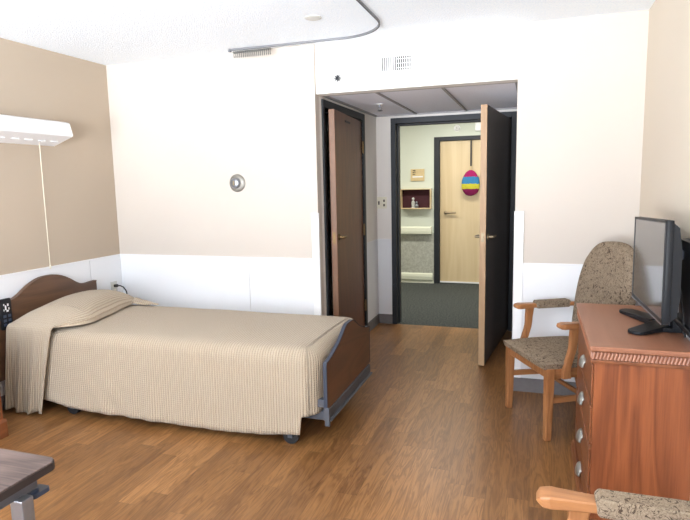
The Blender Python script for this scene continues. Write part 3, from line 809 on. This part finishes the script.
# ------------------------------------------------------------------ nightstand
ns = thing('nightstand', 'reddish nightstand at left edge beside the bed head', 'nightstand', (-3.22, 2.23, 0))
m = MB(); m.box((-.175, -.21, .06), (.196, .212, .585)); m.build('body', M['cherry'], ns, bevel=.003)
m = MB(); m.prism([(-.18, .0), (.205, .0), (.205, .095), (.197, .115), (-.18, .115)], 'XZ', -.23, .228); m.build('plinth', M['cherry_shaded'], ns, bevel=.003)
m = MB(); m.box((-.185, -.23, .585), (.21, .228, .61), .006); m.build('top', M['cherry_sheen'], ns)
for z in (.125, .355):
    m = MB(); m.box((.196, -.19, z), (.204, .195, z + .215), .004); dr = m.build('drawer', M['cherry_shaded'], ns)
    m = MB(); m.tube([(.204, -.04, z + .12), (.224, -.03, z + .112), (.224, .03, z + .112), (.204, .04, z + .12)], .006); m.build('pull', M['pewter'], dr, smooth=True)

# ------------------------------------------------------------------ overbed table
ot = thing('overbed_table', 'overbed table with smoky wood top at lower left', 'overbed table', (-1.27, 1.02, 0))
def rounded(x0, y0, x1, y1, r, n=6):
    o_ = []
    for cx, cy, a0 in ((x1 - r, y1 - r, 0), (x0 + r, y1 - r, 90), (x0 + r, y0 + r, 180), (x1 - r, y0 + r, 270)):
        for k in range(n + 1):
            a = R(a0 + 90 * k / n); o_.append((cx + r * math.cos(a), cy + r * math.sin(a)))
    return o_
m = MB(); m.prism(rounded(-.70, -.285, .058, .108, .03), 'XY', .743, .763); m.build('tabletop', M['tabletop'], ot, bevel=.002)
m = MB(); m.prism(rounded(-.702, -.287, .060, .110, .032), 'XY', .739, .7585); m.build('edge_band', M['darkedge'], ot)
m = MB(); m.box((.004, -.015, .08), (.056, .03, .50), .004); m.build('outer_column', M['chrome'], ot)
m = MB(); m.box((.009, -.010, .5), (.051, .026, .70), .004); m.build('inner_column', M['chrome'], ot)
m = MB(); m.box((-.30, -.06, .70), (.03, .06, .739), .003); m.build('top_bracket', M['steel'], ot)
m = MB(); m.box((-.004, .03, .676), (.022, .07, .692), .003); m.prism(rounded(-.008, .045, .032, .098, .008), 'XY', .672, .684); lv = m.build('release_lever', M['navy'], ot)
m = MB(); m.box((-.04, -.32, .05), (.04, .34, .085), .006); m.box((-.64, -.32, .05), (-.04, -.25, .085), .006); m.box((-.64, .27, .05), (-.04, .34, .085), .006); m.build('base', M['steel'], ot)
for (x, y) in ((0, -.29), (0, .31), (-.6, -.285), (-.6, .305)):
    m = MB(); m.cyl((x - .01, y, .025), (x + .01, y, .025), .025); m.cyl((x, y, .03), (x, y, .052), .008); m.build('caster', M['rubber'], ot, smooth=True)

# ------------------------------------------------------------------ dresser
DX, DY0, DY1 = .2425, 2.452, 3.262
ds = thing('dresser', 'reddish cherry four drawer dresser against right wall', 'dresser', (0, 0, 0))
xb = XR - .014
m = MB(); m.box((DX, DY0, .035), (xb, DY1, .745)); m.build('body', M['cherry'], ds, bevel=.002)
m = MB(); m.prism(rounded(.222, DY0 - .026, xb + .001, DY1 + .024, .006, 3), 'XY', .790, .81); m.build('top', M['cherry_sheen'], ds, bevel=.004)
# moulding: cove, carved rope band, bead
m = MB(); m.box((.228, DY0 - .016, .784), (xb, DY1 + .014, .7905)); m.box((.232, DY0 - .012, .752), (xb, DY1 + .010, .785)); m.box((.226, DY0 - .018, .738), (xb, DY1 + .016, .753), .004)
mo = m.build('moulding', M['cherry_shaded'], ds)
m = MB(); k = 0
x = .238
while x < xb - .004:
    vs = m.cyl((x - .004, DY0 - .0125, .755), (x + .004, DY0 - .0125, .783), .0065, seg=8); x += .0135
y = DY0 - .005
while y < DY1 + .005:
    m.cyl((.2315, y - .004, .755), (.2315, y + .004, .783), .0065, seg=8); y += .0135
m.build('rope_carving', M['cherry_sheen'], mo, smooth=True)
m = MB(); m.prism([(.214, 0), (xb, 0), (xb, .05), (.226, .05), (.218, .035)], 'XZ', DY0 - .012, DY1 - .03); m.build('plinth', M['cherry_shaded'], ds, bevel=.002)
for zc in (.636, .454, .268, .098):
    hh = .082 if zc > .15 else .04
    z0_, z1_ = zc - hh, zc + .082
    if zc < .15: z0_, z1_ = .055, .178
    m = MB(); m.box((DX - .008, DY0 + .02, z0_), (DX, DY1 - .02, z1_), .003); dr = m.build('drawer', M['cherry_shaded'], ds)
    yc = 2.81; m = MB(); pts = []
    # cup pull: half shell
    NA_, NB_ = 10, 6; ring = []
    for a in range(NA_ + 1):
        th = math.pi * a / NA_
        ring.append([m.bm.verts.new((DX - .008 - .026 * math.sin(math.pi / 2 * b / NB_) * (.35 + .65 * math.sin(th)), yc - .05 * math.cos(th), zc - .026 + .046 * math.cos(math.pi / 2 * b / NB_) * (.55 + .45 * math.sin(th)))) for b in range(NB_ + 1)])
    for a in range(NA_):
        for b in range(NB_): m.bm.faces.new((ring[a][b], ring[a + 1][b], ring[a + 1][b + 1], ring[a][b + 1]))
    p_ = m.build('pull', M['pewter'], dr, smooth=True, angle=80)
    so = p_.modifiers.new('thick', 'SOLIDIFY'); so.thickness = .003

# ------------------------------------------------------------------ monitor on its stand
tv = thing('monitor', 'black flat screen monitor on dresser, seen side on', 'monitor', (0, 0, .81))
sx, ty0, ty1, tz0, tz1 = .478, 2.46, 3.19, .082, .492
m = MB(); m.box((sx + .004, ty0, tz0), (sx + .03, ty1, tz1), .006)
m.prism([(sx + .028, tz0 + .01), (sx + .052, tz0 + .03), (sx + .062, tz0 + .1), (sx + .062, tz1 - .12), (sx + .05, tz1 - .03), (sx + .028, tz1 - .01)], 'XZ', ty0 + .008, ty1 - .008)
m.build('housing', M['black'], tv, smooth=True, angle=30)
m = MB(); m.box((sx + .001, ty0 + .014, tz0 + .020), (sx + .005, ty1 - .014, tz1 - .012)); sc_ = m.build('screen', M['screen'], tv)
m = MB()
m.box((sx - .001, ty0, tz0), (sx + .006, ty1, tz0 + .020), .001); m.box((sx - .001, ty0, tz1 - .012), (sx + .006, ty1, tz1), .001)
m.box((sx - .001, ty0, tz0), (sx + .006, ty0 + .014, tz1), .001); m.box((sx - .001, ty1 - .014, tz0), (sx + .006, ty1, tz1), .001)
m.build('bezel', M['black'], tv)
m = MB(); m.box((sx - .0018, ty0 + .002, tz0 - .001), (sx - .0008, ty1 - .002, tz0 + .006)); e = m.build('lower_trim', M['chrome'], tv); e['label'] = 'thin silver line along the lower bezel'
piv = Matrix.Translation((sx, 2.81, .29))
for nm in ('housing', 'screen', 'bezel', 'lower_trim'):
    for o in tv.children:
        if o.name.split('.')[0] == nm: o.matrix_basis = piv @ Matrix.Rotation(R(-2.4), 4, 'X') @ piv.inverted()
def foot(p0, p1, w0, w1, hh):
    p0, p1 = Vector((p0[0], p0[1], 0)), Vector((p1[0], p1[1], 0)); d_ = (p1 - p0).normalized(); n_ = Vector((-d_.y, d_.x, 0)); o_ = []
    for k in range(13):
        a = math.pi * k / 12; q = p1 + n_ * w1 * math.cos(a) + d_ * w1 * math.sin(a); o_.append((q.x, q.y))
    q = p0 - n_ * w0; o_.append((q.x, q.y)); q = p0 + n_ * w0; o_.append((q.x, q.y))
    m = MB(); vs = m.prism(o_, 'XY', .001, hh)
    for v in vs:
        if v.co.z > hh * .5: 
            f = ((v.co - p0).dot(d_)) / (p1 - p0).length; v.co.z = hh + .014 * (1 - max(0, min(1, f)))
    return m
foot((.545, 2.86), (.452, 3.08), .045, .043, .016).build('foot', M['black'], tv, bevel=.004)
foot((.555, 2.80), (.436, 2.685), .048, .042, .016).build('foot', M['black'], tv, bevel=.004)
m = MB(); m.box((.535, 2.72, .001), (.612, 2.86, .02), .004); m.box((.575, 2.72, .018), (.612, 2.80, .055)); m.box((.575, 2.45, .052), (.614, 2.80, .076), .003); m.build('base_plate', M['black'], tv)
m = MB(); m.box((.588, 2.45, .075), (.614, 2.70, .375), .004); m.build('column', M['black'], tv)
m = MB(); m.box((.575, 2.45, .372), (.614, 2.71, .415), .004); m.build('column_cap', M['black'], tv)
m = MB(); m.box((.536, 2.66, .33), (.592, 2.71, .385), .003); m.build('bracket', M['navy'], tv)
m = MB(); m.tube([(.553, 2.68, .33), (.575, 2.62, .20), (.582, 2.54, .03)], .004, 8); m.build('cable', M['rubber'], tv, smooth=True)

# ------------------------------------------------------------------ armchairs
def make_chair(label, loc, rz):
    c = thing('armchair', label, 'armchair', loc, rz, 'oak armchairs with leaf pattern fabric')
    for sx_ in (-1, 1):
        m = MB(); x = sx_ * .247
        m.sweep([(x, .222, 0), (x, .220, .2), (x, .218, .425)], [.018, .021, .024], [.018, .021, .024], side=(1, 0, 0)); m.build('leg', M['oak'], c, bevel=.005)
        m = MB(); m.sweep([(sx_ * .215, -.30, 0), (sx_ * .218, -.245, .2), (sx_ * .22, -.225, .42), (sx_ * .222, -.245, .56)], .018, .022, side=(1, 0, 0)); m.build('leg', M['oak'], c, bevel=.005)
        m = MB(); m.sweep([(sx_ * .245, .2, .392), (sx_ * .222, -.22, .392)], .030, .013, side=(0, 0, 1)); m.build('side_rail', M['oakx'], c, bevel=.003)
        m = MB(); m.sweep([(sx_ * .247, .215, .235), (sx_ * .219, -.235, .235)], .017, .010, side=(0, 0, 1)); m.build('stretcher', M['oakx'], c, bevel=.003)
        # arm: flared wooden tip, padded middle, wooden tail
        ax = sx_ * .268
        pts = [(.180, .020, .010), (.173, .028, .015), (.153, .031, .017), (.11, .027, .016), (.04, .023, .014), (-.05, .022, .013), (-.15, .02, .013), (-.262, .018, .012)]
        m = MB(); m.sweep([(ax - sx_ * (.028 if y < -.2 else 0) * min(1, (-.15 - y) / .1 if y < -.15 else 0), y, .672 - (.02 if y > .175 else .004 if y > .165 else 0) * .5) for y, w_, h_ in pts], [p[1] for p in pts], [p[2] for p in pts], side=(1, 0, 0))
        arm = m.build('armrest', M['oakx'], c, bevel=.008)
        m = MB(); m.sweep([(ax, .045, .676), (ax, .038, .677), (ax, -.185, .677), (ax, -.192, .676)], [.024, .030, .030, .024], [.016, .024, .024, .016], side=(1, 0, 0)); m.build('arm_pad', M['fabric'], arm, bevel=.010)
        m = MB()
        sp3 = smooth_pts([(.082, .662), (.088, .60), (.092, .54), (.112, .47), (.125, .42), (.125, .365)], 4)
        m.sweep([(ax - sx_ * .004, y, z) for y, z in sp3], .014, [.026 - .006 * math.sin(math.pi * k / (len(sp3) - 1)) for k in range(len(sp3))], side=(1, 0, 0)); m.build('arm_support', M['oak'], c, bevel=.004)
    m = MB(); m.box((-.235, .203, .362), (.235, .229, .422)); m.build('front_rail', M['oak'], c, bevel=.004)
    m = MB(); m.box((-.215, -.235, .362), (.215, -.21, .422)); m.build('rear_rail', M['oak'], c, bevel=.004)
    m = MB(); m.box((-.232, -.02, .225), (.232, .0, .25)); m.build('cross_stretcher', M['oakx'], c, bevel=.003)
    # seat cushion
    m = MB(); nx_, ny_ = 16, 16; vt_ = []
    for lay in (1, 0):
        g_ = []
        for i in range(nx_ + 1):
            r_ = []
            for j in range(ny_ + 1):
                u, v = -1 + 2 * i / nx_, -1 + 2 * j / ny_
                hx_ = .272 - .028 * (1 - v) / 2; x = hx_ * u * (1 - .03 * v * v); y = .015 + .252 * v * (1 - .02 * u * u)
                e = (1 - abs(u) ** 5) * (1 - abs(v) ** 5)
                z = .452 + .030 * max(e, 0) ** .5 * (1 - .25 * (u * u + v * v)) if lay else .421
                if not lay: x *= .97; y = .015 + (y - .015) * .97
                r_.append(m.bm.verts.new((x, y, z)))
            g_.append(r_)
        vt_.append(g_)
    for g_ in vt_:
        for i in range(nx_):
            for j in range(ny_): m.bm.faces.new((g_[i][j], g_[i + 1][j], g_[i + 1][j + 1], g_[i][j + 1]))
    T, B = vt_
    loop = [(i, 0) for i in range(nx_)] + [(nx_, j) for j in range(ny_)] + [(i, ny_) for i in range(nx_, 0, -1)] + [(0, j) for j in range(ny_, 0, -1)]
    for a, b in zip(loop, loop[1:] + loop[:1]): m.bm.faces.new((T[a[0]][a[1]], T[b[0]][b[1]], B[b[0]][b[1]], B[a[0]][a[1]]))
    m.build('seat', M['fabric'], c, smooth=True, angle=60)
    # tall rounded back
    prof = smooth_pts([(.0, 1.098), (.09, 1.090), (.165, 1.055), (.222, .985), (.252, .88), (.258, .76), (.246, .62), (.228, .46)], 5)
    m = MB(); rings = []
    outl = [(-a, z) for a, z in prof[::-1]] + [(a, z) for a, z in prof[1:]]
    def yb(z): return -.215 - .115 * max(0, (z - .45) / .65) ** 1.1
    for (ins, dy_) in ((.0, .020), (.012, .036), (.035, .044), (.075, .049)):
        rings.append([m.bm.verts.new((x * (1 - ins / .24), yb(z) + dy_, z - (ins if z > 1.0 else ins * (z - .78) / .3))) for x, z in outl])
    back = [m.bm.verts.new((x, yb(z) - .022, z)) for x, z in outl]
    allr = [back] + rings
    for a, b in zip(allr, allr[1:]):
        for k in range(len(a) - 1): m.bm.faces.new((a[k], a[k + 1], b[k + 1], b[k]))
        m.bm.faces.new((a[-1], a[0], b[0], b[-1]))
    m.bm.faces.new(rings[-1]); m.bm.faces.new(back[::-1])
    m.build('backrest', M['fabric'], c, smooth=True, angle=50)
    return c
def copy_tree(o, parent=None):
    c = o.copy(); col.objects.link(c)
    if parent: c.parent = parent
    for ch in list(o.children): copy_tree(ch, c)
    return c
ch1 = make_chair('oak armchair with tall taupe backrest between doorway and dresser', (.172, 3.609, 0), R(117.6))
ch2 = copy_tree(ch1); ch2.location = (.204, 1.19, 0); ch2.rotation_euler = (0, 0, R(90))
ch2['label'] = 'nearest oak armchair, only its padded arm showing at lower right'

# ------------------------------------------------------------------ light
w = bpy.data.worlds.new('world'); scene.world = w; w.use_nodes = True
bg = w.node_tree.nodes['Background']; bg.inputs['Strength'].default_value = 1.0
wt = w.node_tree; wtc = wt.nodes.new('ShaderNodeTexCoord'); wsp = wt.nodes.new('ShaderNodeSeparateXYZ'); wrp = wt.nodes.new('ShaderNodeValToRGB')
wt.links.new(wtc.outputs['Generated'], wsp.inputs[0])
wmr = wt.nodes.new('ShaderNodeMapRange'); wmr.inputs['From Min'].default_value = -1; wmr.inputs['From Max'].default_value = 1
wt.links.new(wsp.outputs[2], wmr.inputs['Value']); wt.links.new(wmr.outputs[0], wrp.inputs['Fac'])
wrp.color_ramp.elements[0].position = .47; wrp.color_ramp.elements[0].color = (20.5, 21.8, 23.4, 1)   # unseen ground, raised above the sky's brightness to lighten the ceiling
wrp.color_ramp.elements[1].position = .52; wrp.color_ramp.elements[1].color = (6.4, 6.9, 7.7, 1)     # hazy bright sky
wt.links.new(wrp.outputs['Color'], bg.inputs['Color'])
def area(name, loc, rot, sx_, sy_, power, color=(1, 1, 1), portal=False):
    l = bpy.data.lights.new(name, 'AREA'); l.shape = 'RECTANGLE'; l.size = sx_; l.size_y = sy_; l.energy = power; l.color = color
    o = bpy.data.objects.new(name, l); col.objects.link(o); o.location = loc; o.rotation_euler = rot
    if portal: l.cycles.is_portal = True
    return o
area('window_portal', ((wx0 + wx1) / 2, YF - .11, (wz0 + wz1) / 2), (R(90), 0, 0), wx1 - wx0, wz1 - wz0, 1, portal=True)
for x in (-3.2, -1.0, 1.2): area('corridor_lamp', (x, 7.0, 2.48), (0, 0, 0), 1.2, .3, 24, (1, .97, .88))

# ------------------------------------------------------------------ camera
f_, yaw, pit, rol, camh = 567.94, .3252, .1348, -.0211, 1.4852
fw = Vector((-math.sin(yaw) * math.cos(pit), math.cos(yaw) * math.cos(pit), -math.sin(pit)))
r0 = Vector((math.cos(yaw), math.sin(yaw), 0)); u0 = r0.cross(fw)
r = r0 * math.cos(rol) + u0 * math.sin(rol); u = -r0 * math.sin(rol) + u0 * math.cos(rol)
cam = bpy.data.cameras.new('camera'); co = bpy.data.objects.new('camera', cam); col.objects.link(co)
mw = Matrix((r, u, -fw)).transposed().to_4x4(); mw.translation = (0, 0, camh); co.matrix_world = mw
cam.sensor_fit = 'HORIZONTAL'; cam.sensor_width = 36; cam.lens = f_ / 690 * 36; cam.clip_start = .05
scene.camera = co
vs_ = scene.view_settings; vs_.view_transform = 'Standard'; vs_.look = 'None'; vs_.gamma = 1; vs_.use_curve_mapping = False; vs_.exposure = 0.52
scene.cycles.use_denoising = True; scene.cycles.max_bounces = 10; scene.cycles.diffuse_bounces = 6
